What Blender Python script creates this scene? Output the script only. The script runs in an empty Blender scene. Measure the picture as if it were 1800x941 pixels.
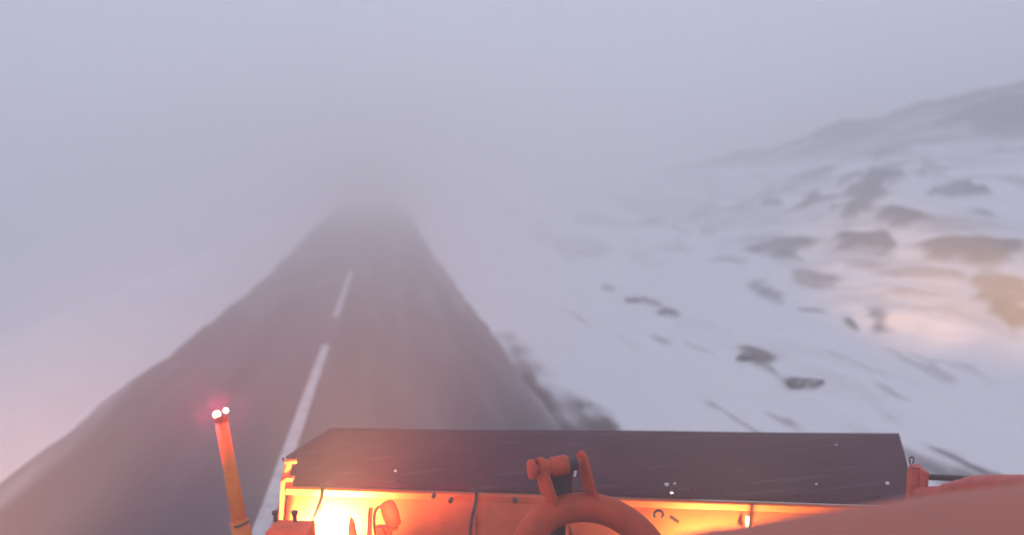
import bpy, bmesh, math, random
import numpy as np
from mathutils import Vector, Matrix
random.seed(7)
sc = bpy.context.scene
COL = sc.collection

# ------------------------------------------------------------------ camera
CAM_H = 2.9
F, CX, CY = 1285.0, 900.0, 470.5
YAW, PITCH = math.radians(10.15), math.radians(6.2)
cam_d = bpy.data.cameras.new('camera'); cam = bpy.data.objects.new('camera', cam_d); COL.objects.link(cam)
cam_d.sensor_width = 36; cam_d.lens = 36*F/1800; cam_d.clip_start = 0.05; cam_d.clip_end = 2000
cam.location = (0, 0, CAM_H)
cam.rotation_euler = (math.radians(90)-PITCH, 0, -YAW)
cam_d.dof.use_dof = True; cam_d.dof.focus_distance = 3.3; cam_d.dof.aperture_fstop = 0.7
sc.camera = cam

HOT, HOT2, SIDE_L, SIDE_R = 330, 170, 3300, 15000
HEAD_L, HALO_LAMP = 45, 380
# ------------------------------------------------------------------ world, sun, exposure
W = bpy.data.worlds.new('World'); sc.world = W; W.use_nodes = True
nt = W.node_tree; nt.nodes.clear()
sky = nt.nodes.new('ShaderNodeTexSky'); sky.sky_type = 'NISHITA'; sky.sun_disc = False
SUN_EL, SUN_AZ = math.radians(32), math.radians(200)
sky.sun_elevation = SUN_EL; sky.sun_rotation = SUN_AZ
mx = nt.nodes.new('ShaderNodeMix'); mx.data_type = 'RGBA'; mx.inputs[0].default_value = 0.9
mx.inputs[7].default_value = (6.7, 7.25, 9.2, 1)      # even cloud layer over the clear sky
nt.links.new(sky.outputs[0], mx.inputs[6])
bg = nt.nodes.new('ShaderNodeBackground'); bg.inputs[1].default_value = 0.1
nt.links.new(mx.outputs[2], bg.inputs[0])
wo = nt.nodes.new('ShaderNodeOutputWorld'); nt.links.new(bg.outputs[0], wo.inputs[0])
sun_d = bpy.data.lights.new('sun', 'SUN'); sun_d.energy = 0.5; sun_d.angle = math.radians(25); sun_d.color = (1, .95, .93)
sun = bpy.data.objects.new('sun', sun_d); COL.objects.link(sun)
sdir = Vector((math.sin(SUN_AZ)*math.cos(SUN_EL), math.cos(SUN_AZ)*math.cos(SUN_EL), math.sin(SUN_EL)))
sun.rotation_euler = sdir.to_track_quat('Z', 'Y').to_euler()
sun.location = (0, 0, 30)
vs = sc.view_settings; vs.view_transform = 'Standard'; vs.look = 'None'; vs.exposure = 0.0; vs.gamma = 1; vs.use_curve_mapping = False
cy = sc.cycles
cy.max_bounces = 6; cy.diffuse_bounces = 2; cy.glossy_bounces = 2; cy.volume_bounces = 3; cy.transmission_bounces = 2
cy.use_denoising = True; cy.use_adaptive_sampling = True; cy.adaptive_threshold = 0.02
cy.sample_clamp_indirect = 4; cy.caustics_reflective = False; cy.caustics_refractive = False

# ------------------------------------------------------------------ helpers
R_cam = cam.rotation_euler.to_matrix()
def ray(px, py):
    d = R_cam @ Vector(((px-CX)/F, -(py-CY)/F, -1.0)); return d
def at_z(px, py, z):
    d = ray(px, py); t = (z-CAM_H)/d.z; return Vector((0, 0, CAM_H)) + d*t
def at_depth(px, py, dep):
    return Vector((0, 0, CAM_H)) + ray(px, py)*dep
def at_plane(px, py, p, n):
    d = ray(px, py); o = Vector((0, 0, CAM_H)); return o + d*((p-o).dot(n)/d.dot(n))

def obj(name, bm, m, parent=None, smooth=False, bevel=0, label=None):
    me = bpy.data.meshes.new(name)
    if isinstance(bm, bmesh.types.BMesh):
        bmesh.ops.recalc_face_normals(bm, faces=bm.faces); bm.to_mesh(me); bm.free()
    else:
        me = bm
    o = bpy.data.objects.new(name, me); COL.objects.link(o)
    me.materials.append(m)
    if smooth:
        for p in me.polygons: p.use_smooth = True
    if bevel:
        b = o.modifiers.new('bevel', 'BEVEL'); b.width = bevel; b.segments = 2; b.limit_method = 'ANGLE'; b.angle_limit = math.radians(40)
    if parent: o.parent = parent; o.matrix_parent_inverse = parent.matrix_world.inverted() if False else Matrix.Translation(-Vector(parent.location))
    if label: o['label'] = label
    return o
def tag(o, label=None, cat=None, group=None, kind=None):
    if label: o['label'] = label
    if cat: o['category'] = cat
    if group: o['group'] = group
    if kind: o['kind'] = kind
    return o
def thing(name, label, cat, loc, group=None):
    e = bpy.data.objects.new(name, None); COL.objects.link(e); e.location = loc; e.empty_display_size = .3
    return tag(e, label, cat, group)

def add_hull8(bm, pts):
    """box from eight points: bottom loop of four, top loop of four"""
    v = [bm.verts.new(p) for p in pts]
    for f in ((0,1,2,3),(7,6,5,4),(0,4,5,1),(1,5,6,2),(2,6,7,3),(3,7,4,0)):
        bm.faces.new([v[i] for i in f])
def add_box(bm, c, ax, ay, az):
    c, ax, ay, az = map(Vector, (c, ax, ay, az))
    P = [c+ax*sx+ay*sy+az*sz for sz in (-1,1) for sx, sy in ((-1,-1),(1,-1),(1,1),(-1,1))]
    add_hull8(bm, P)
def add_tube(bm, pts, r, n=16, cap=True):
    pts = [Vector(p) for p in pts]
    rs = r if isinstance(r, (list, tuple)) else [r]*len(pts)
    rings = []; up = None
    for i, p in enumerate(pts):
        t = (pts[min(i+1, len(pts)-1)] - pts[max(i-1, 0)]).normalized()
        if up is None:
            up = t.orthogonal().normalized()
        up = (up - t*up.dot(t)).normalized(); s = t.cross(up)
        rings.append([bm.verts.new(p + (up*math.cos(a)+s*math.sin(a))*rs[i]) for a in [2*math.pi*k/n for k in range(n)]])
    for a, b in zip(rings, rings[1:]):
        for k in range(n): bm.faces.new((a[k], a[(k+1)%n], b[(k+1)%n], b[k]))
    if cap:
        bm.faces.new(rings[0][::-1]); bm.faces.new(rings[-1])
def add_prism(bm, poly, d):
    """extrude closed polygon (3-D points) by vector d"""
    d = Vector(d); a = [bm.verts.new(p) for p in poly]; b = [bm.verts.new(Vector(p)+d) for p in poly]
    n = len(a); bm.faces.new(a[::-1]); bm.faces.new(b)
    for i in range(n): bm.faces.new((a[i], a[(i+1)%n], b[(i+1)%n], b[i]))
def smooth_path(ctrl, n=8):
    c = [Vector(p) for p in ctrl]; c = [c[0]*2-c[1]] + c + [c[-1]*2-c[-2]]; out = []
    for i in range(1, len(c)-2):
        for k in range(n):
            t = k/n; p0, p1, p2, p3 = c[i-1:i+3]
            out.append(0.5*((2*p1)+(p2-p0)*t+(2*p0-5*p1+4*p2-p3)*t*t+(3*p1-p0-3*p2+p3)*t**3))
    out.append(c[-2]); return out

# ------------------------------------------------------------------ materials
def paint(name, col, rough=.5, dirt=None, dirt_amt=.35, scale=6, metallic=0, bump=.15, spec=.4, streak=1.0, scratch=.35, scol=None):
    m = bpy.data.materials.new(name); m.use_nodes = True; n = m.node_tree; b = n.nodes['Principled BSDF']
    b.inputs['Roughness'].default_value = rough; b.inputs['Metallic'].default_value = metallic
    b.inputs['Specular IOR Level'].default_value = spec
    tc = n.nodes.new('ShaderNodeTexCoord'); mp = n.nodes.new('ShaderNodeMapping'); mp.inputs['Scale'].default_value = (1, 1, streak)
    n.links.new(tc.outputs['Object'], mp.inputs[0])
    ns = n.nodes.new('ShaderNodeTexNoise'); ns.inputs['Scale'].default_value = scale; ns.inputs['Detail'].default_value = 8; ns.inputs['Roughness'].default_value = .65
    n.links.new(mp.outputs[0], ns.inputs['Vector'])
    rp = n.nodes.new('ShaderNodeMapRange'); rp.inputs[1].default_value = .42; rp.inputs[2].default_value = .72
    rp.inputs[4].default_value = dirt_amt; n.links.new(ns.outputs[0], rp.inputs[0])
    mxx = n.nodes.new('ShaderNodeMix'); mxx.data_type = 'RGBA'
    mxx.inputs[6].default_value = (*col, 1); d = dirt or tuple(c*.35 for c in col); mxx.inputs[7].default_value = (*d, 1)
    n.links.new(rp.outputs[0], mxx.inputs[0]); n.links.new(mxx.outputs[2], b.inputs['Base Color'])
    n2 = n.nodes.new('ShaderNodeTexNoise'); n2.inputs['Scale'].default_value = scale*7; n2.inputs['Detail'].default_value = 5
    m2 = n.nodes.new('ShaderNodeMapping'); m2.inputs['Scale'].default_value = (.12, 1, 1); m2.inputs['Rotation'].default_value = (.3, .5, .6)
    n.links.new(tc.outputs['Object'], m2.inputs[0]); n.links.new(m2.outputs[0], n2.inputs['Vector'])
    r2 = n.nodes.new('ShaderNodeMapRange'); r2.inputs[1].default_value = .60; r2.inputs[2].default_value = .70; r2.inputs[4].default_value = scratch; n.links.new(n2.outputs[0], r2.inputs[0])
    x2 = n.nodes.new('ShaderNodeMix'); x2.data_type = 'RGBA'; x2.inputs[7].default_value = (*(scol or d), 1)
    n.links.new(r2.outputs[0], x2.inputs[0]); n.links.new(mxx.outputs[2], x2.inputs[6]); n.links.new(x2.outputs[2], b.inputs['Base Color'])
    bp = n.nodes.new('ShaderNodeBump'); bp.inputs['Strength'].default_value = bump; bp.inputs['Distance'].default_value = .01
    n.links.new(ns.outputs[0], bp.inputs['Height']); n.links.new(bp.outputs[0], b.inputs['Normal'])
    return m
def emit(name, col, s):
    m = bpy.data.materials.new(name); m.use_nodes = True; b = m.node_tree.nodes['Principled BSDF']
    b.inputs['Base Color'].default_value = (*col, 1); b.inputs['Emission Color'].default_value = (*col, 1); b.inputs['Emission Strength'].default_value = s
    return m
M_ORANGE = paint('orange_paint', (.74, .15, .045), .5, (.36, .06, .025), .5, 5, streak=.6, spec=.2)
M_ARCH = paint('worn_orange_paint', (.56, .085, .03), .45, (.26, .06, .03), .6, 14, spec=.15)
M_BONNET = paint('dusty_bonnet_paint', (.58, .17, .115), .6, (.47, .19, .14), .6, 2.5, spec=.25, bump=.05)
M_DARK = paint('dark_steel', (.035, .03, .032), .5, (.09, .05, .03), .6, 18)
M_RUBBER = paint('dark_rubber', (.06, .013, .026), .62, (.10, .04, .05), .6, 3.5, scratch=.5, scol=(.16, .11, .13), spec=.12, bump=.3)
M_WHITE = paint('white_reflector', (.8, .8, .8), .3, (.5, .5, .5), .3, 20)
M_POLE = paint('pole_paint', (.85, .26, .06), .5, (.45, .10, .04), .5, 9, spec=.2)
M_RED = paint('red_paint', (.62, .11, .07), .45, (.25, .04, .03), .5, 12)
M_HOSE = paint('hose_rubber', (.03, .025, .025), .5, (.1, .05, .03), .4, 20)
M_SNOWL = paint('packed_snow', (.8, .8, .82), .8, (.6, .6, .62), .4, 20)
M_ROCK = paint('rock', (.085, .075, .075), .9, (.035, .03, .033), .8, 3, bump=1)
M_REDLED = emit('red_led', (1, .33, .22), 14)
M_HEAD = emit('warm_lens', (1, .62, .25), 12)

# ------------------------------------------------------------------ terrain
ROAD_L, ROAD_R, LINE_X = -3.72, 2.12, -1.05
rng = np.random.default_rng(3)
_perm = rng.random((256, 256))
def vnoise(x, y):
    xi = np.floor(x).astype(int); yi = np.floor(y).astype(int); fx = x-xi; fy = y-yi
    fx = fx*fx*(3-2*fx); fy = fy*fy*(3-2*fy)
    g = lambda a, b: _perm[a % 256, b % 256]
    return (g(xi, yi)*(1-fx)+g(xi+1, yi)*fx)*(1-fy)+(g(xi, yi+1)*(1-fx)+g(xi+1, yi+1)*fx)*fy
def fbm(x, y, o=5):
    s = 0; a = .5; t = 0
    for i in range(o):
        s = s+a*vnoise(x*2**i+17.3*i, y*2**i+5.1*i); t += a; a *= .5
    return s/t-.5
HX = [-400, -200, -60, -20, -12, -8, -6.4, -5.2, -4.15, -3.80, -3.5, -3.2, 1.7, 1.95, 2.2, 2.6, 4.3, 4.9, 6.5, 10, 14, 20, 24, 31, 50, 400]
HZ = [-9, -8, -7, -5, -3, -.9, .42, .48, .17, .015, -.04, -.08, -.08, -.04, .015, .09, .20, .34, .47, 1.15, 2.4, 4.9, 6.5, 7.6, 8.4, 9]
def elev(y):
    t = np.clip(np.asarray(y, float)-20, 0, None); return np.where(t < 18, .0015*t*t, .0015*324+.054*9*(1-np.exp(-np.clip(t-18, 0, None)/9)))
def height(x, y):
    return height0(x, y)+elev(y)
def height0(x, y):
    x = np.asarray(x, float); y = np.asarray(y, float)
    w = fbm(x*.6+3, y*.35, 4)
    e = fbm(x*2.2+40, y*1.3+9, 4)
    amt = np.clip(1-np.abs(np.where(x > 0, x-ROAD_R, x-ROAD_L))/2.5, 0, 1)
    xs = x + (w*.34+e*.12)*amt
    z = np.interp(xs, HX, HZ)
    z = np.where(x > 5, .34+(z-.34)*(1+(np.interp(y, [0, 24, 34, 44, 56, 90], [1.12, 1.06, .88, .62, .38, .3])-1)*np.clip((x-5)/6, 0, 1)), z)
    d = np.clip(np.where(x > 0, x-4.4, -4.6-x), 0, 40)
    z = z + fbm(x*.16, y*.12+7, 5)*np.clip(d*.16, 0, 2.6) + fbm(x*1.1, y*.5, 4)*np.clip(d*.08, 0, .28)
    dv = np.clip(np.where(x > 0, x-2.2, -3.9-x), 0, 1.2)/1.2
    return z + fbm(x*.9+8, y*.3, 4)*.10*dv
def axis(segs):
    out = []
    for a, b, s in segs: out += list(np.arange(a, b, s))
    out.append(segs[-1][1]); return np.array(out)
xs = axis([(-145, -40, 3), (-40, -12, .7), (-12, -5, .2), (-5, -3, .06), (-3, 1.6, .6), (1.6, 3.2, .05), (3.2, 16, .08), (16, 45, .22), (45, 145, 3)])
ys = axis([(-25, 0, 1), (0, 3, .2), (3, 26, .1), (26, 60, .25), (60, 190, 2)])
X, Y = np.meshgrid(xs, ys, indexing='ij'); Z = height(X, Y)

def hit(px, py):
    """where the sight line of a pixel meets the ground"""
    d = ray(px, py); d = np.array(d); ts = np.concatenate([np.arange(2, 60, .04), np.arange(60, 200, .5)])
    P = np.array([0, 0, CAM_H])[None]+d[None]*ts[:, None]
    h = height(P[:, 0], P[:, 1]); rd = (P[:, 0] > ROAD_L) & (P[:, 0] < ROAD_R); h[rd] = elev(P[:, 1])[rd]
    k = np.nonzero(P[:, 2] < h)[0]
    if not len(k): return None
    return P[k[0]]
# bare patches where rock and heather stand out of the snow: centre, long half axis, short half axis, depth, ochre
BL = [(1115,528,30,9,7,1,0),(1168,550,15,3,7,1,0),(1068,508,11,3,4,.7,0),(1322,630,30,10,13,1,0),(1355,650,26,17,5,.8,0),
 (1412,675,34,7,14,1.2,0),(1458,690,18,8,4,.6,0),(1440,548,30,7,9,1,0),(1495,572,17,9,6,.9,0),(1545,552,42,9,10,.9,0),
 (1370,520,50,10,9,.8,.2),(1430,498,36,5,10,.7,.6),(1480,345,66,4,18,1,0),(1590,385,55,3,14,1.2,0),(1525,433,50,8,12,1.1,0),
 (1715,440,80,4,30,1.2,.1),(1380,440,44,9,14,.9,.1),(1730,378,50,6,6,.8,0),(1775,565,30,12,34,1.2,.7),(1757,510,44,2,26,1,1),
 (1630,480,80,4,12,.7,.9),(1530,470,60,4,10,.6,.7),(1600,520,70,5,10,.6,.8),
 (1200,405,14,10,26,.7,0),(1270,400,20,6,8,.6,0),(1165,598,20,8,6,.7,0),(1228,612,22,10,5,.5,0),(1270,460,22,8,10,.7,0),
 (1700,338,34,4,8,.8,0),(1545,290,66,7,12,.8,0),(1355,357,20,4,4,.9,0),(1440,315,40,5,5,.7,0),(1640,300,40,5,6,.6,0),(1650,225,120,22,26,.7,.1),
 (1760,180,70,20,26,.7,.1),(1765,275,60,6,10,.8,0),(1350,330,60,18,12,.6,0),
 (1300,738,55,30,5,.7,0),(1385,745,40,20,5,.9,0),(1650,800,80,40,7,.9,0),(1560,685,40,20,6,.6,0),(1500,640,50,22,5,.45,0),(1640,650,60,22,7,.5,0),
 (1120,612,40,28,4,.5,0),(1020,560,40,26,4,.5,0),(1700,640,60,22,7,.5,.2),(1560,730,50,25,5,.5,0),
 
 (980,470,50,30,5,.35,0),(1130,440,60,16,8,.4,0),(1060,390,60,12,8,.45,0)]
W1 = fbm(X*.8+11, Y*.8+3, 4); W2 = fbm(X*.8+61, Y*.8+23, 4)
bare = np.zeros_like(X); och = np.zeros_like(X)
nz = fbm(X*1.1, Y*.55+31, 5)*np.clip(.5+X*.04, .5, 1.2)
nz = np.where(X < 4.5, fbm(X*3.2, Y*1.1+5, 5)*.8, nz)
for (cx_, cy_, lx, ly, sv, dep, oc) in BL:
    c = hit(cx_, cy_)
    if c is None: continue
    a = hit(cx_+lx, cy_+ly); b = hit(cx_, cy_+sv)
    if a is None: a = c+np.array([1.5, -.5, 0])
    if b is None: b = c+np.array([0, -1, 0])
    A = (a-c)[:2]; B = (b-c)[:2]
    Mx = np.array([A, B]).T
    if abs(np.linalg.det(Mx)) < 1e-4: continue
    if np.linalg.norm(B) > 9: B *= 9/np.linalg.norm(B); Mx = np.array([A, B]).T
    I = np.linalg.inv(Mx); dx = X-c[0]; dy = Y-c[1]
    sA = min(max(np.linalg.norm(A), .25), 3)*(1 if sv > 6 else .25); dx = dx+W1*sA*1.5; dy = dy+W2*sA*1.5
    q = np.sqrt((I[0,0]*dx+I[0,1]*dy)**2+(I[1,0]*dx+I[1,1]*dy)**2)
    v = np.clip((1.5-q)*1.15+nz*3.2, 0, 1)*dep*1.02
    bare = np.maximum(bare, np.clip(v, 0, 1.3)); och = np.maximum(och, np.clip(v, 0, 1)*oc)
# further thin and bare streaks anywhere up the slope
g1 = fbm(X*.55+50, Y*.11+3, 5); g2 = fbm(X*.12+9, Y*.16+70, 5)
thin = np.clip((g1+.02)*5, 0, 1)*np.clip((X-4.6)/2, 0, 1)*.42
gen = np.clip((g2+.02)*4, 0, 1)*np.clip((X-8)/14, 0, 1)*.75
gen = np.maximum(gen, np.clip((Z-3.4)/1.6, 0, 1)*np.clip(.95+g1*2.6, 0, 1)*1.25)
gs = fbm(X*1.2+9, Y*.2+41, 5); gen2 = np.clip(gs*4.5, 0, 1)*np.clip((X-6.5)/5, 0, 1)*.62
bare = np.maximum(bare, np.maximum(np.maximum(thin, gen), gen2))
bare[(X > ROAD_L-.6) & (X < ROAD_R-.2)] = 0
# turned-up dirt beside the asphalt where earlier passes scraped the verge
sm = lambda v, a, b_: np.clip((v-a)/(b_-a), 0, 1)
n3 = fbm(X*2.5+3, Y*.8+77, 5)
st = np.exp(-((X-2.12-n3*.25)/.20)**2)*(1-sm(Y, 9.5, 13)) + np.exp(-((X-2.52-n3*.4)/.15)**2)*(1-sm(Y, 8.2, 10))*1.1 + np.exp(-((X-2.3-n3*.3)/.3)**2)*.35*(1-sm(Y, 14, 20))
bare = np.maximum(bare, np.clip(st*(1.15+n3*2.2), 0, 1.2)*(Y > 2))
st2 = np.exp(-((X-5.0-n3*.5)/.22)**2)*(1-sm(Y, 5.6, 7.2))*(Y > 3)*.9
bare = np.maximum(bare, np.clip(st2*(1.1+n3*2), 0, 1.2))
Z = Z + np.where(X > 5, np.clip(bare-.4, 0, 1)*(.12+nz*.25)*np.clip((X-4)/6, .3, 2), 0)
nx, ny = X.shape
me = bpy.data.meshes.new('snow_ground')
idx = np.arange(nx*ny).reshape(nx, ny)
quads = np.stack([idx[:-1, :-1], idx[1:, :-1], idx[1:, 1:], idx[:-1, 1:]], -1).reshape(-1, 4)
me.vertices.add(nx*ny); me.vertices.foreach_set('co', np.stack([X, Y, Z], -1).astype('f').ravel())
me.loops.add(quads.size); me.loops.foreach_set('vertex_index', quads.ravel().astype('i'))
me.polygons.add(len(quads)); me.polygons.foreach_set('loop_start', (np.arange(len(quads))*4).astype('i'))
me.polygons.foreach_set('loop_total', np.full(len(quads), 4, 'i')); me.update(calc_edges=True); me.validate()
me.polygons.foreach_set('use_smooth', np.ones(len(quads), bool))
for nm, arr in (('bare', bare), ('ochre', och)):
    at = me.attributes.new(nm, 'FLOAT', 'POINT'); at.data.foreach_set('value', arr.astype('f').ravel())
# material
m = bpy.data.materials.new('snow_and_heath'); m.use_nodes = True; n = m.node_tree; b = n.nodes['Principled BSDF']
def N(t): return n.nodes.new(t)
def attr(nm):
    a = N('ShaderNodeAttribute'); a.attribute_name = nm; return a.outputs['Fac']
def math_(op, a, bb, clamp=False):
    q = N('ShaderNodeMath'); q.operation = op; q.use_clamp = clamp
    for i, v in enumerate((a, bb)):
        if isinstance(v, (int, float)): q.inputs[i].default_value = v
        else: n.links.new(v, q.inputs[i])
    return q.outputs[0]
tc = N('ShaderNodeTexCoord'); mp = N('ShaderNodeMapping'); mp.inputs['Scale'].default_value = (1, .35, 1); n.links.new(tc.outputs['Object'], mp.inputs[0])
nA = N('ShaderNodeTexNoise'); nA.inputs['Scale'].default_value = 2.2; nA.inputs['Detail'].default_value = 9; nA.inputs['Roughness'].default_value = .68; n.links.new(mp.outputs[0], nA.inputs['Vector'])
nB = N('ShaderNodeTexNoise'); nB.inputs['Scale'].default_value = 11; nB.inputs['Detail'].default_value = 6; n.links.new(tc.outputs['Object'], nB.inputs['Vector'])
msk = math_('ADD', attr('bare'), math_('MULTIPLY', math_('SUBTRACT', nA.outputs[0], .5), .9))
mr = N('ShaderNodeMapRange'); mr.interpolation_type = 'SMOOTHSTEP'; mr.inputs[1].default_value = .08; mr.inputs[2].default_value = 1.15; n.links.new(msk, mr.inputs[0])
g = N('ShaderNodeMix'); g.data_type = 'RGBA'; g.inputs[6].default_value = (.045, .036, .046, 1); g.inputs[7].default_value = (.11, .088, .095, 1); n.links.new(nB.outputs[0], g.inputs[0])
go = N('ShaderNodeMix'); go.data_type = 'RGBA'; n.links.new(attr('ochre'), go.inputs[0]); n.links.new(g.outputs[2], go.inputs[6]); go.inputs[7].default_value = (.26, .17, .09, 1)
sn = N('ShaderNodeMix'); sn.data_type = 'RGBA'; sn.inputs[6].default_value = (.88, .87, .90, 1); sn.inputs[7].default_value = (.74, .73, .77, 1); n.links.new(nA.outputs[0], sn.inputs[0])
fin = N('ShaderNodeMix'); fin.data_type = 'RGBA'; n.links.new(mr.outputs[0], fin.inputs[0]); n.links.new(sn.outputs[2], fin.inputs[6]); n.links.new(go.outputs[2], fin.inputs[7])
n.links.new(fin.outputs[2], b.inputs['Base Color']); b.inputs['Roughness'].default_value = .85; b.inputs['Specular IOR Level'].default_value = .2
bp = N('ShaderNodeBump'); bp.inputs['Strength'].default_value = .8; bp.inputs['Distance'].default_value = .08; n.links.new(nA.outputs[0], bp.inputs['Height']); n.links.new(bp.outputs[0], b.inputs['Normal'])
tag(obj('snow_ground', me, m), kind='structure', label='snow covered roadside and hillside with bare dark patches')

# ------------------------------------------------------------------ road
bm = bmesh.new()
ry = list(np.arange(-24, 188, 1.0)); rx = [-4.1, -3, -2, -1.05, 0, 1, 2.5]
vv = [[bm.verts.new((x, y, float(elev(y)))) for x in rx] for y in ry]
for i in range(len(ry)-1):
    for j in range(len(rx)-1): bm.faces.new((vv[i][j], vv[i][j+1], vv[i+1][j+1], vv[i+1][j]))
mr_ = bpy.data.materials.new('asphalt'); mr_.use_nodes = True; n = mr_.node_tree; b = n.nodes['Principled BSDF']
tc = N('ShaderNodeTexCoord'); sep = N('ShaderNodeSeparateXYZ'); n.links.new(tc.outputs['Object'], sep.inputs[0])
mp = N('ShaderNodeMapping'); mp.inputs['Scale'].default_value = (1.3, .12, 1); n.links.new(tc.outputs['Object'], mp.inputs[0])
nA = N('ShaderNodeTexNoise'); nA.inputs['Scale'].default_value = 1.5; nA.inputs['Detail'].default_value = 7; n.links.new(mp.outputs[0], nA.inputs['Vector'])
nB = N('ShaderNodeTexNoise'); nB.inputs['Scale'].default_value = 90; nB.inputs['Detail'].default_value = 3; n.links.new(tc.outputs['Object'], nB.inputs['Vector'])
ca = N('ShaderNodeMix'); ca.data_type = 'RGBA'; ca.inputs[6].default_value = (.040, .022, .036, 1); ca.inputs[7].default_value = (.095, .060, .083, 1); n.links.new(math_('ADD', math_('MULTIPLY', math_('COSINE', math_('MULTIPLY', math_('ADD', sep.outputs[0], -.55), 3.5), 0), .22), math_('MULTIPLY', math_('SUBTRACT', nA.outputs[0], .28), 1.9), True), ca.inputs[0])
cb = N('ShaderNodeMix'); cb.data_type = 'RGBA'; cb.blend_type = 'MULTIPLY'; cb.inputs[0].default_value = .6; n.links.new(ca.outputs[2], cb.inputs[6])
mrr = N('ShaderNodeMapRange'); mrr.inputs[3].default_value = .5; mrr.inputs[4].default_value = 1.5; n.links.new(nB.outputs[0], mrr.inputs[0]); n.links.new(mrr.outputs[0], cb.inputs[7])
# snow dust drifting in from the edges: grows with distance from the middle
ab = math_('ABSOLUTE', math_('ADD', sep.outputs[0], .8), 0)
ed = N('ShaderNodeMapRange'); ed.inputs[1].default_value = 1.9; ed.inputs[2].default_value = 3.1; n.links.new(ab, ed.inputs[0])
dd = math_('ADD', math_('MULTIPLY', ed.outputs[0], .48), math_('SUBTRACT', nA.outputs[0], .5))
dm = N('ShaderNodeMapRange'); dm.interpolation_type = 'SMOOTHSTEP'; dm.inputs[1].default_value = .22; dm.inputs[2].default_value = .95; n.links.new(dd, dm.inputs[0])
cc = N('ShaderNodeMix'); cc.data_type = 'RGBA'; n.links.new(dm.outputs[0], cc.inputs[0]); n.links.new(cb.outputs[2], cc.inputs[6]); cc.inputs[7].default_value = (.7, .7, .74, 1)
n.links.new(cc.outputs[2], b.inputs['Base Color']); rr = N('ShaderNodeMapRange'); rr.inputs[1].default_value = .35; rr.inputs[2].default_value = .65; rr.inputs[3].default_value = .42; rr.inputs[4].default_value = .85; n.links.new(nA.outputs[0], rr.inputs[0]); n.links.new(rr.outputs[0], b.inputs['Roughness']); b.inputs['Specular IOR Level'].default_value = .35
bp = N('ShaderNodeBump'); bp.inputs['Strength'].default_value = .4; bp.inputs['Distance'].default_value = .006; n.links.new(nB.outputs[0], bp.inputs['Height']); n.links.new(bp.outputs[0], b.inputs['Normal'])
tag(obj('road', bm, mr_), kind='structure', label='wet dark asphalt road fading into the fog')
M_LINE = paint('road_line_paint', (.66, .65, .68), .7, (.25, .23, .26), .75, 7, bump=.2)
bm = bmesh.new()
y0 = 13.75-9
while y0 < 24:
    h = .075; segs = 18; jl = [random.uniform(-.006, .006) for _ in range(segs+1)]
    L = [(LINE_X-h+jl[k], y0+9*k/segs, .006+float(elev(y0+9*k/segs))) for k in range(segs+1)]
    Rr = [(LINE_X+h+jl[segs-k], y0+9*k/segs, .006+float(elev(y0+9*k/segs))) for k in range(segs+1)]
    lv = [bm.verts.new(p) for p in L]; rv = [bm.verts.new(p) for p in Rr]
    for k in range(segs): bm.faces.new((lv[k], rv[k], rv[k+1], lv[k+1]))
    y0 += 12
tag(obj('road_marking', bm, M_LINE), kind='structure', label='white dashed centre line')

# ------------------------------------------------------------------ boulders poking out of the snow
def boulder(px, py, wpx, hpx, label):
    c = hit(px, py)
    dep = (Vector(c)-Vector((0, 0, CAM_H))).length
    w = wpx/F*dep; hh = hpx/F*dep*1.1
    bm = bmesh.new(); bmesh.ops.create_icosphere(bm, subdivisions=4, radius=1)
    sd = random.uniform(0, 90)
    from mathutils import noise as mn
    for v in bm.verts:
        q = v.co.copy(); f = 1+.6*mn.noise(q*1.3+Vector((sd, 0, 0)))+.30*mn.noise(q*3.1+Vector((0, sd, 0)))+.05*mn.noise(q*8)
        v.co = Vector((q.x*w*f, q.y*w*.75*f, q.z*hh*f))
    o = obj('boulder', bm, M_ROCKSNOW, smooth=True)
    o.location = (c[0], c[1], float(height(c[0], c[1]))+hh*.05); o.rotation_euler.z = random.uniform(-.3, .3)-.35
    tag(o, label, 'boulder', 'boulders half buried in the snowy slope')
M_ROCKSNOW = bpy.data.materials.new('rock_with_snow'); M_ROCKSNOW.use_nodes = True; n = M_ROCKSNOW.node_tree; b = n.nodes['Principled BSDF']
ge = N('ShaderNodeNewGeometry'); se = N('ShaderNodeSeparateXYZ'); n.links.new(ge.outputs['Normal'], se.inputs[0])
tc = N('ShaderNodeTexCoord'); na = N('ShaderNodeTexNoise'); na.inputs['Scale'].default_value = 5; na.inputs['Detail'].default_value = 8; n.links.new(tc.outputs['Object'], na.inputs['Vector'])
s_ = math_('ADD', se.outputs[2], math_('MULTIPLY', math_('SUBTRACT', na.outputs[0], .5), 1.3))
r_ = N('ShaderNodeMapRange'); r_.inputs[1].default_value = .75; r_.inputs[2].default_value = 1.15; n.links.new(s_, r_.inputs[0])
q_ = N('ShaderNodeMix'); q_.data_type = 'RGBA'; q_.inputs[6].default_value = (.07, .06, .068, 1); q_.inputs[7].default_value = (.7, .7, .74, 1); n.links.new(r_.outputs[0], q_.inputs[0])
n.links.new(q_.outputs[2], b.inputs['Base Color']); b.inputs['Roughness'].default_value = .9
bp = N('ShaderNodeBump'); bp.inputs['Strength'].default_value = .8; bp.inputs['Distance'].default_value = .05; n.links.new(na.outputs[0], bp.inputs['Height']); n.links.new(bp.outputs[0], b.inputs['Normal'])
boulder(1412, 678, 22, 12, 'dark rounded boulder nearest the plow on the snowy slope')
boulder(1318, 632, 18, 11, 'dark boulder second from the plow, with a bare streak trailing from it')
boulder(1168, 552, 12, 6, 'smallest dark boulder, in the snow beyond a long bare streak')
boulder(1120, 530, 20, 6, 'low flat dark boulder farthest up the roadside row')

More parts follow.
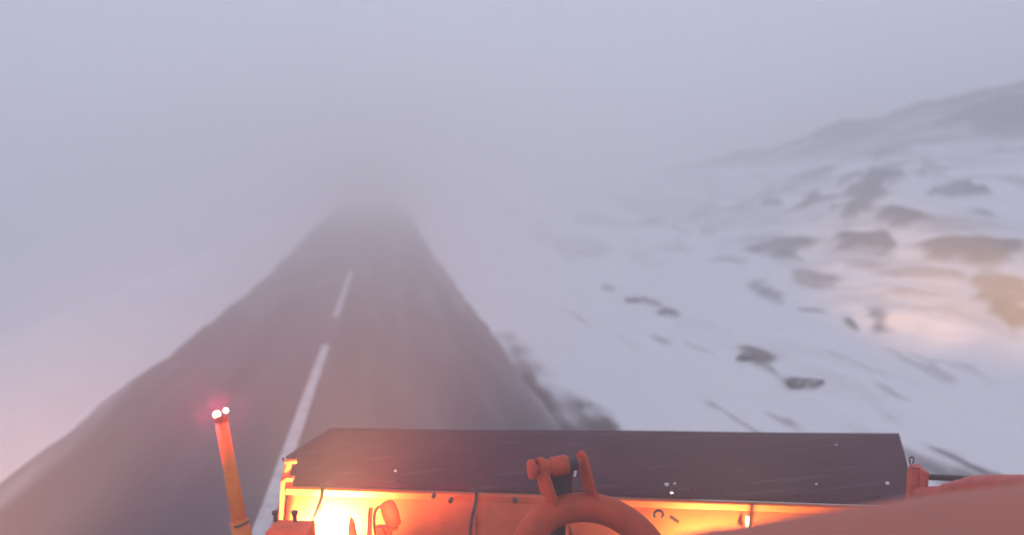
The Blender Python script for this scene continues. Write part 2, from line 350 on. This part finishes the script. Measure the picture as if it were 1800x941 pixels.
# ------------------------------------------------------------------ snow plow
Z0 = 1.30
PL = at_z(505, 850, Z0); PR = at_z(1612, 887, Z0)
U = (PR-PL); LEN = U.length; U.normalize(); UP = Vector((0, 0, 1)); V = UP.cross(U).normalized()   # V points ahead of the blade
if V.y < 0: V = -V
def P(u, v, z): return PL + U*u + V*v + UP*(z-Z0)
print('blade', PL, PR, LEN)
mid = P(LEN/2, 0, 0)
plow = thing('snow_plow', 'orange snow plow blade with a dark rubber top flap, mounted ahead of the truck', 'snow plow', (mid.x, mid.y, 0))
# deflector: far edge from the photograph's outline, on a plane rising ahead
ZF = 1.40
FL = at_z(582, 753, ZF); FR = at_z(1580, 762, ZF)
K1 = at_z(503, 806, Z0+.05)
def uv(p): d = p-PL; return d.dot(U), d.dot(V)
print('flap', uv(FL), uv(FR), uv(K1))
uL, vL = uv(FL); uR, vR = uv(FR); uK, vK = uv(K1)
nU, nV = 60, 10
bm = bmesh.new(); grid = []
for i in range(nU+1):
    row = []
    t = i/nU
    for j in range(nV+1):
        s = j/nV
        # left edge bends: near corner -> kink -> far corner
        if s < .5: ul = 0+(uK-0)*s/.5; vl = vK*s/.5
        else: ul = uK+(uL-uK)*(s-.5)/.5; vl = vK+(vL-vK)*(s-.5)/.5
        ur = LEN+(uR-LEN)*s; vr = vR*s
        a = P(ul, vl, Z0+(ZF-Z0)*s); c = P(ur, vr, Z0+(ZF-Z0)*s)
        p = a.lerp(c, t); p.z += .002*math.sin(t*11+s*2)*s + .012*math.sin(s*math.pi)
        row.append(bm.verts.new(p))
    grid.append(row)
for i in range(nU):
    for j in range(nV): bm.faces.new((grid[i][j], grid[i+1][j], grid[i+1][j+1], grid[i][j+1]))
fl = obj('rubber_flap', bm, M_RUBBER, plow, smooth=True)
so = fl.modifiers.new('thick', 'SOLIDIFY'); so.thickness = .014; so.offset = -1
# moldboard (back of the blade), curved and bulging to the truck
prof = [(.0, Z0-.02), (-.05, 1.15), (-.10, .95), (-.13, .75), (-.13, .55), (-.10, .38), (-.03, .2), (.04, .1)]
bm = bmesh.new(); rows = []
pp = smooth_path([(v, 0, z) for v, z in prof], 4)
for i in range(41):
    rows.append([bm.verts.new(P(.01+(LEN-.02)*i/40, q.x, q.z)) for q in pp])
for a, c in zip(rows, rows[1:]):
    for j in range(len(pp)-1): bm.faces.new((a[j], c[j], c[j+1], a[j+1]))
mb = obj('moldboard', bm, M_ORANGE, plow, smooth=True); so = mb.modifiers.new('thick', 'SOLIDIFY'); so.thickness = .012
# top rail under the flap
bm = bmesh.new(); add_box(bm, P(LEN/2, -.012, Z0-.035), U*(LEN/2), V*.018, UP*.018); obj('top_rail', bm, M_ORANGE, plow, bevel=.004)
bm = bmesh.new(); add_box(bm, P(LEN/2, .05, .075), U*(LEN/2), V*.012, UP*.07); obj('cutting_edge', bm, M_DARK, plow, bevel=.004)
def u_at(px, py=880):
    q = at_plane(px, py, PL, V); return (q-PL).dot(U)
for px, py, w in ((567, 860, .02), (652, 858, .006), (838, 870, .012), (1296, 890, .016), (1480, 890, .012)):
    u = u_at(px, py)
    bm = bmesh.new()
    outl = [P(u-w/2, -.008, Z0-.07)] + [P(u-w/2, q.x+.0, q.z) for q in pp[3:]] + [P(u-w/2, q.x-.03, q.z) for q in reversed(pp[3:])]
    add_prism(bm, outl, U*w); obj('rib', bm, M_ORANGE, plow, bevel=.003)
u = u_at(1303, 890); bm = bmesh.new(); add_box(bm, P(u+.012, -.085, Z0-.11), U*.008, V*.004, UP*.055); obj('reflector_strip', bm, M_WHITE, plow)
# end plates
for u, nm in ((-.008, 0), (LEN+.008, 1)):
    bm = bmesh.new()
    poly = [P(u, .06, Z0+.03), P(u, .30 if nm == 0 else .05, Z0-.05), P(u, .42, .7), P(u, .35, .08), P(u, -.02, .08), P(u, -.14, .5), P(u, -.12, 1.0), P(u, -.04, Z0+.03)]
    add_prism(bm, poly, U*(-.012 if nm == 0 else .012)); obj('end_plate', bm, M_ORANGE, plow, bevel=.003)
# left end bracket post and bolt
bm = bmesh.new(); add_tube(bm, smooth_path([at_plane(568, 853, PL-V*.05, V), at_plane(564, 878, PL-V*.1, V), at_plane(553, 910, PL-V*.16, V), at_plane(543, 950, PL-V*.2, V)]), .010, 10); obj('tube', bm, M_HOSE, plow, smooth=True)  # dark strip standing in for the shadow line beside the rib
b0 = at_plane(508, 800, PL, V); ub = (b0-PL).dot(U)
bm = bmesh.new()
add_tube(bm, [P(-.03, .02, Z0-.02), P(-.012, .06, Z0+.10)], .02, 12); add_tube(bm, [P(-.03, .05, Z0+.10), P(.03, .07, Z0+.10)], .014, 10)
add_box(bm, P(.0, .02, Z0-.02), U*.03, V*.02, UP*.05)
obj('end_bracket', bm, M_ORANGE, plow, bevel=.003)
bm = bmesh.new(); add_tube(bm, [P(-.05, .07, Z0+.115), P(-.035, .055, Z0+.10)], .006, 8); obj('bolt', bm, M_DARK, plow)
# lower left gear box with pin
pb = at_plane(511, 930, PL-V*.46, V)
bm = bmesh.new(); add_box(bm, (pb.x, pb.y, pb.z-.10), U*.10, V*.07, UP*.115); obj('skid_mount', bm, M_ORANGE, plow, bevel=.012)
for px in (484, 518):
    q = at_plane(px, 906, PL-V*.46, V); bm = bmesh.new(); add_tube(bm, [q-UP*.03, q+UP*.012], .010, 10); add_tube(bm, [q+UP*.006, q+UP*.02], .017, 6); obj('bolt', bm, M_DARK, plow)
# right end hinge: cylinder with dark bars and orange swing arm
hb = at_plane(1612, 850, PL, V); 
hc = at_depth(1608, 860, 3.42)
bm = bmesh.new(); add_tube(bm, [hc-UP*.45, hc+UP*.10], .036, 20); add_tube(bm, [hc+UP*.10, hc+UP*.115], .026, 16); obj('hinge_cylinder', bm, M_RED, plow, smooth=False, bevel=.003)
h2 = at_depth(1623, 850, 3.36); bm = bmesh.new(); add_box(bm, (h2.x, h2.y, h2.z-.2), U*.009, V*.03, UP*.265); obj('hinge_plate', bm, M_RED, plow, bevel=.003)
bm = bmesh.new(); q0 = at_depth(1601, 822, 3.5); q1 = at_depth(1604, 808, 3.5); q2 = at_depth(1606, 818, 3.5)
add_tube(bm, smooth_path([q0, at_depth(1599, 806, 3.5), at_depth(1606, 806, 3.5), at_depth(1603, 822, 3.45)]), .004, 6); obj('safety_clip', bm, M_DARK, plow)
bm = bmesh.new(); add_tube(bm, [at_depth(1618, 838, 3.45), at_depth(1700, 842, 3.2), at_depth(1850, 846, 2.8)], .014, 12); obj('push_rod', bm, M_DARK, plow, smooth=True)
bm = bmesh.new(); add_tube(bm, smooth_path([at_depth(1612, 868, 3.4), at_depth(1660, 866, 3.2), at_depth(1700, 858, 3.0), at_depth(1770, 856, 2.75), at_depth(1860, 870, 2.5), at_depth(1950, 960, 2.4)]), [.03]*9+[.038]*8+[.045]*24, 16); obj('swing_arm', bm, M_RED, plow, smooth=True)
# lift arch: heavy bent pipe in front of the blade back
D = 3.05
arc = [at_depth(840, 1330, D-.35), at_depth(872, 1130, D-.22), at_depth(915, 975, D-.1), at_depth(958, 912, D-.02), at_depth(1015, 892, D+.02), at_depth(1080, 904, D), at_depth(1140, 953, D-.05), at_depth(1200, 1060, D-.16), at_depth(1240, 1250, D-.32)]
bm = bmesh.new(); add_tube(bm, smooth_path(arc, 8), .060, 28); obj('lift_arch', bm, M_ARCH, plow, smooth=True)
S = Vector((math.cos(YAW*.7), -math.sin(YAW*.7), 0)).normalized(); Fd = Vector((S.y*-1, S.x, 0))
# strut behind the arch (dark post seen under it)
q = at_depth(984, 890, D+.12); bm = bmesh.new(); add_box(bm, (q.x, q.y, q.z-.35), S*.022, Fd*.03, UP*.38); obj('lift_strut', bm, M_DARK, plow, bevel=.004)
q = at_depth(1003, 935, D+.14); bm = bmesh.new(); add_box(bm, (q.x, q.y, q.z-.3), S*.004, Fd*.04, UP*.32); obj('guide_plate', bm, M_ORANGE, plow)
# clevis: two cheek plates, roller, pin
def plate(pxs, dep, th, mat_, nm):
    poly = [at_depth(a, c, dep) for a, c in pxs]; bm = bmesh.new(); add_prism(bm, poly, Fd*.0+S*th); obj(nm, bm, mat_, plow, bevel=.003)
def cheek(px_t, py_t, px_b, py_b, dep, wt, wb, th, nm, mat_=M_ARCH):
    """plate standing along the travel direction, turned a little so both its edge and face show"""
    t = at_depth(px_t, py_t, dep); bo = at_depth(px_b, py_b, dep)
    ax = (Fd*.82 - S*.35).normalized(); nn = ax.cross(UP).normalized()
    poly = []
    for k in range(9):
        a = math.pi*k/8; poly.append(t+ax*math.cos(a)*wt+UP*math.sin(a)*wt)
    poly += [bo-ax*wb, bo+ax*wb]
    bm = bmesh.new(); add_prism(bm, poly, nn*th); return obj(nm, bm, mat_, plow, bevel=.003)
cheek(946, 824, 962, 878, D+.0, .045, .06, .026, 'cheek_plate')
cheek(1022, 812, 1037, 872, D+.02, .045, .055, .012, 'cheek_plate')
pa = at_depth(934, 826, D+.0); pz = at_depth(1032, 812, D+.04); ax_ = (pz-pa).normalized()
bm = bmesh.new(); add_tube(bm, [pa-ax_*.0, pz], .020, 16); obj('pin', bm, M_RED, plow, smooth=False)
bm = bmesh.new(); add_tube(bm, [pa-ax_*.014, pa-ax_*.006, pa+ax_*.012, pa+ax_*.018], [.034, .042, .042, .036], 28); obj('pin_head', bm, M_ARCH, plow, smooth=False)
pr0 = at_depth(957, 823, D); pr1 = at_depth(999, 816, D+.01)
bm = bmesh.new(); add_tube(bm, [pr0, pr0+ax_*.02, pr0+ax_*.022, pr0+ax_*.03, pr0+ax_*.032, pr1-ax_*.012, pr1], [.036, .036, .032, .032, .040, .040, .034], 28); obj('roller', bm, M_ARCH, plow)
pr2 = at_depth(1012, 814, D+.02); bm = bmesh.new(); add_tube(bm, [pr1, pr2], .030, 24); obj('bush', bm, M_DARK, plow)
bm = bmesh.new(); add_box(bm, at_depth(985, 850, D+.05), S*.05, Fd*.02, UP*.07); obj('clevis_block', bm, M_DARK, plow, bevel=.006)
bm = bmesh.new(); add_tube(bm, [at_depth(1010, 838, D-.03), at_depth(1012, 828, D-.03)], .005, 8); obj('grease_nipple', bm, M_WHITE, plow)
# lifting lug, chain and hydraulic hoses on the blade back
lg = at_plane(1158, 905, PL-V*.11, V); bm = bmesh.new()
add_tube(bm, [lg+(U*math.cos(t_)+UP*math.sin(t_))*.022 for t_ in [k*math.pi/8 for k in range(-2, 11)]], .007, 8); obj('lifting_lug', bm, M_DARK, plow, smooth=True)
bm = bmesh.new(); add_tube(bm, [at_plane(1178, 908, PL-V*.10, V), at_plane(1192, 918, PL-V*.10, V)], .009, 8); obj('bolt', bm, M_DARK, plow)
bm = bmesh.new(); add_tube(bm, smooth_path([at_plane(838, 860, PL-V*.07, V), at_plane(836, 885, PL-V*.12, V), at_plane(828, 920, PL-V*.16, V), at_plane(826, 960, PL-V*.2, V)]), .009, 10); obj('tube', bm, M_HOSE, plow, smooth=True)
bm = bmesh.new(); add_tube(bm, smooth_path([at_depth(975, 838, D+.08), at_depth(968, 868, D+.12), at_depth(972, 905, D+.14), at_depth(965, 970, D+.1)]), .012, 10); obj('tube', bm, M_HOSE, plow, smooth=True)
for px, py in ((762, 872), (792, 880), (905, 880)):
    q = at_plane(px, py, PL-V*.06, V); bm = bmesh.new(); add_tube(bm, [q+V*.02, q-V*.012, q-V*.014], [.012, .012, .008], 6); obj('bolt', bm, M_DARK, plow)
# bolts along the flap's near edge
for px, py in ((700, 845), (905, 846), (1086, 852), (1141, 860), (1219, 861), (1400, 872), (1540, 874)):
    q = at_z(px, py, Z0+.012); bm = bmesh.new(); add_tube(bm, [q, q+UP*.012], [.015, .012], 8); obj('bolt', bm, M_RUBBER, plow)
for k, (px, py, r) in enumerate(((695, 828, .008), (1172, 852, .012), (1186, 850, .007), (1180, 866, .010), (1435, 851, .006), (1560, 850, .012), (1470, 782, .006))):
    q = at_z(px, py, Z0+.022+.1*max(0, (866-py))/100); bm = bmesh.new(); bmesh.ops.create_icosphere(bm, subdivisions=2, radius=r)
    for v in bm.verts: v.co = Vector((v.co.x*random.uniform(.7, 1.4), v.co.y*random.uniform(.6, 1.2), v.co.z*random.uniform(.5, .9)))
    bmesh.ops.translate(bm, vec=q, verts=bm.verts); obj('snow_speck', bm, M_SNOWL, plow, smooth=True)

# ------------------------------------------------------------------ small lamp seen from behind, with hose, on the plow back
wl = thing('hose_coupling', 'tilted orange oval coupling with a curved hose, in front of the glowing blade back', 'coupling', at_depth(685, 941, 3.0))
t0 = at_depth(680, 884, 3.0); t1 = at_depth(694, 925, 2.98)
bm = bmesh.new(); dd_ = (t1-t0)
add_tube(bm, [t0-dd_*.08, t0, t0+dd_*.15, t0+dd_*.5, t1, t1+dd_*.05], [.012, .026, .033, .034, .028, .012], 20); obj('body', bm, M_ORANGE, wl, smooth=True)
bm = bmesh.new(); add_tube(bm, smooth_path([at_depth(672, 888, 3.0), at_depth(660, 898, 3.0), at_depth(658, 922, 3.0), at_depth(662, 960, 2.95), at_depth(668, 1080, 2.8)]), .006, 10); obj('tube', bm, M_HOSE, wl, smooth=True)
bm = bmesh.new(); add_box(bm, at_depth(680, 928, 3.0), S*.045, Fd*.02, UP*.006); add_tube(bm, [at_depth(676, 930, 3.0), at_depth(686, 1100, 2.8)], .03, 14); obj('bracket', bm, M_ORANGE, wl, bevel=.002)
bm = bmesh.new(); add_tube(bm, smooth_path([at_depth(662, 930, 2.95), at_depth(671, 934, 2.95), at_depth(674, 960, 2.9), at_depth(672, 1060, 2.8)]), .009, 10); obj('tube', bm, M_ORANGE, wl, smooth=True)
cn = at_depth(617, 908, 3.0)
pk = thing('plow_peg', 'small pointed orange peg standing before the brightest part of the blade', 'peg', at_depth(620, 1000, 2.95))
bm = bmesh.new(); add_tube(bm, [cn, cn-UP*.03+S*.003, cn-UP*.09+S*.006, cn-UP*.35], [.003, .013, .02, .022], 14); obj('spike', bm, M_ORANGE, pk, smooth=True)

# ------------------------------------------------------------------ marker pole
mp_ = thing('marker_pole', 'orange marker pole with two glowing red lamps on its tip, left of the plow', 'marker pole', at_depth(440, 1010, 2.65))
a = at_depth(389, 738, 2.75); c = at_depth(422, 925, 2.68); e = at_depth(440, 1010, 2.65)
bm = bmesh.new(); add_tube(bm, [a, c], [.021, .027], 20); obj('pole_tube', bm, M_POLE, mp_, smooth=True)
bm = bmesh.new(); add_tube(bm, [c+(a-c)*.05, c, e, e-UP*.4], .034, 20); obj('socket', bm, M_POLE, mp_, smooth=False)
bm = bmesh.new(); s0 = at_depth(418, 926, 2.64); add_tube(bm, smooth_path([s0-S*.012, s0, s0+S*.03+UP*.012, s0+S*.04+UP*.02]), .004, 8); obj('clamp_bolt', bm, M_DARK, mp_)
bm = bmesh.new(); add_tube(bm, [a-(a-c)*.03, a+(a-c)*.03], .024, 18); obj('lamp_head', bm, M_RED, mp_)
for px, py, r, pw in ((381, 729, .014, .45), (397, 722, .010, .15)):
    q = at_depth(px, py, 2.74)
    bm = bmesh.new(); bmesh.ops.create_uvsphere(bm, u_segments=16, v_segments=10, radius=r); bmesh.ops.translate(bm, vec=q, verts=bm.verts); obj('lamp_lens', bm, M_REDLED, mp_, smooth=True)
    ld = bpy.data.lights.new('red_lamp', 'POINT'); ld.energy = pw*28; ld.color = (1, .04, .14); ld.shadow_soft_size = .02
    lo = bpy.data.objects.new('red_lamp', ld); COL.objects.link(lo); lo.location = q + (q-Vector((0, 0, CAM_H))).normalized()*r*2.6 - S*r*.8 + UP*r*.8

# ------------------------------------------------------------------ truck front
tk = thing('plow_truck', 'snow plow truck, only its smooth dusty orange bonnet showing in the lower right corner', 'truck', (.75, 1.0, 0))
crest = [(-.45, 1.55), (-.35, 1.85), (-.15, 2.02), (.1, 2.12)]
for px, py in ((1180, 944), (1300, 923), (1440, 901), (1560, 881), (1640, 868), (1720, 858), (1795, 850), (1900, 842)):
    q = at_plane(px, py, Vector((0, 1.30, 0)), Vector((0, 1, 0))); crest.append((q.x, q.z))
crest += [(1.95, crest[-1][1]-.03), (2.05, 2.0), (2.1, 1.6)]
cr = smooth_path([(x, 0, z) for x, z in crest], 6)
secs = [(1.42, -.75), (1.41, -.35), (1.38, -.12), (1.345, -.035), (1.30, 0), (1.22, .012), (1.05, .018), (.8, .02), (.55, .02)]
bm = bmesh.new(); rows = []
for y, dz in secs:
    rows.append([bm.verts.new((q.x, y, q.z+dz)) for q in cr])
for a_, c_ in zip(rows, rows[1:]):
    for j in range(len(cr)-1): bm.faces.new((a_[j], c_[j], c_[j+1], a_[j+1]))
bo = obj('bonnet', bm, M_BONNET, tk, smooth=True); so = bo.modifiers.new('thick', 'SOLIDIFY'); so.thickness = .01; so.offset = -1
bm = bmesh.new(); add_box(bm, (.8, 1.32, 1.05), (1.15, 0, 0), (0, .06, 0), (0, 0, .35)); obj('grille', bm, M_DARK, tk, bevel=.02)
bm = bmesh.new(); add_box(bm, (.8, 1.5, .55), (1.25, 0, 0), (0, .12, 0), (0, 0, .17)); obj('bumper', bm, M_ORANGE, tk, bevel=.03)
def spot(nm, loc, aim, w, col, deg, blend=.6, size=.06):
    ld = bpy.data.lights.new(nm, 'SPOT'); ld.energy = w; ld.color = col; ld.spot_size = math.radians(deg); ld.spot_blend = blend; ld.shadow_soft_size = size
    lo = bpy.data.objects.new(nm, ld); COL.objects.link(lo); lo.location = loc
    lo.rotation_euler = (Vector(aim)-Vector(loc)).to_track_quat('-Z', 'Y').to_euler(); return lo
AMB = (1, .42, .12)
def lamp(name, loc, aim, r, parent, w, col, deg, blend=1, lens=True):
    """round lamp housing with a lens, and its beam"""
    loc = Vector(loc); d = (Vector(aim)-loc).normalized()
    bm = bmesh.new(); add_tube(bm, [loc-d*r*1.5, loc-d*r*.5, loc-d*.012], [r*.45, r*.95, r], 24); h_ = obj(name, bm, M_DARK, parent)
    bm = bmesh.new(); add_tube(bm, [loc-d*.011, loc], [r*.88, r*.75], 24); l_ = obj('lens', bm, M_HEAD, h_); l_.matrix_parent_inverse = Matrix()
    spot(name+'_beam', loc+d*.02, aim, w, col, deg, blend, r*.7)
GLOW = (1, .70, .28)
h1 = at_plane(583, 880, PL, V); h2_ = at_plane(1262, 945, PL, V)
lamp('work_lamp', h1-V*.29-UP*.17, h1, .05, plow, HOT, GLOW, 150)
lamp('work_lamp', h2_-V*.3-UP*.20, h2_-UP*.06, .05, plow, HOT2, GLOW, 155)
lamp('front_lamp', (-.72, 1.62, 1.2), (-1.8, 8, .3), .08, tk, HEAD_L, (1, .42, .2), 62)
hl = at_depth(600, 1015, 2.1)
lamp('front_lamp', hl, hl+Vector((.5, 7, .35)), .08, tk, HALO_LAMP, (1, .17, .10), 58)  # lamp added below view for the red glow over flap and road
lamp('front_lamp', (1.9, 1.62, 1.2), (1.9, 5, 1.0), .08, tk, 8, (1, .40, .2), 62)
# cab roof above the camera with its amber lamps
bm = bmesh.new(); add_box(bm, (.75, -.45, 3.42), (1.2, 0, 0), (0, .85, 0), (0, 0, .05)); obj('cab_roof', bm, M_ORANGE, tk, bevel=.03)
lamp('side_lamp', (-1.3, 1.0, 1.6), hit(230, 610), .06, tk, SIDE_L, (1, .40, .17), 27)
lamp('side_lamp', (2.9, .9, 2.2), hit(1520, 462), .06, tk, SIDE_R, (1, .50, .20), 15)

# ------------------------------------------------------------------ fog
TOP = max(float(Z.max()), 3.5)+1.0; BOT = float(Z.min())-1.2
bm = bmesh.new(); add_box(bm, (0, 82, (TOP+BOT)/2), (150, 0, 0), (0, 112, 0), (0, 0, (TOP-BOT)/2))
hm = bpy.data.materials.new('fog_air'); hm.use_nodes = True; n = hm.node_tree; n.nodes.clear()
pv = N('ShaderNodeVolumePrincipled'); pv.inputs['Density'].default_value = .042; pv.inputs['Color'].default_value = (.97, .97, .975, 1)
pv.inputs['Anisotropy'].default_value = 0.0
for nm in ('Density Attribute', 'Color Attribute', 'Temperature Attribute'):
    if nm in pv.inputs: pv.inputs[nm].default_value = ''
out = N('ShaderNodeOutputMaterial'); n.links.new(pv.outputs[0], out.inputs['Volume'])
try: hm.cycles.homogeneous_volume = True
except Exception: pass
tag(obj('haze', bm, hm), kind='stuff', label='dense pale fog')
print('TOP', TOP, 'BOT', BOT, 'verts', nx*ny)
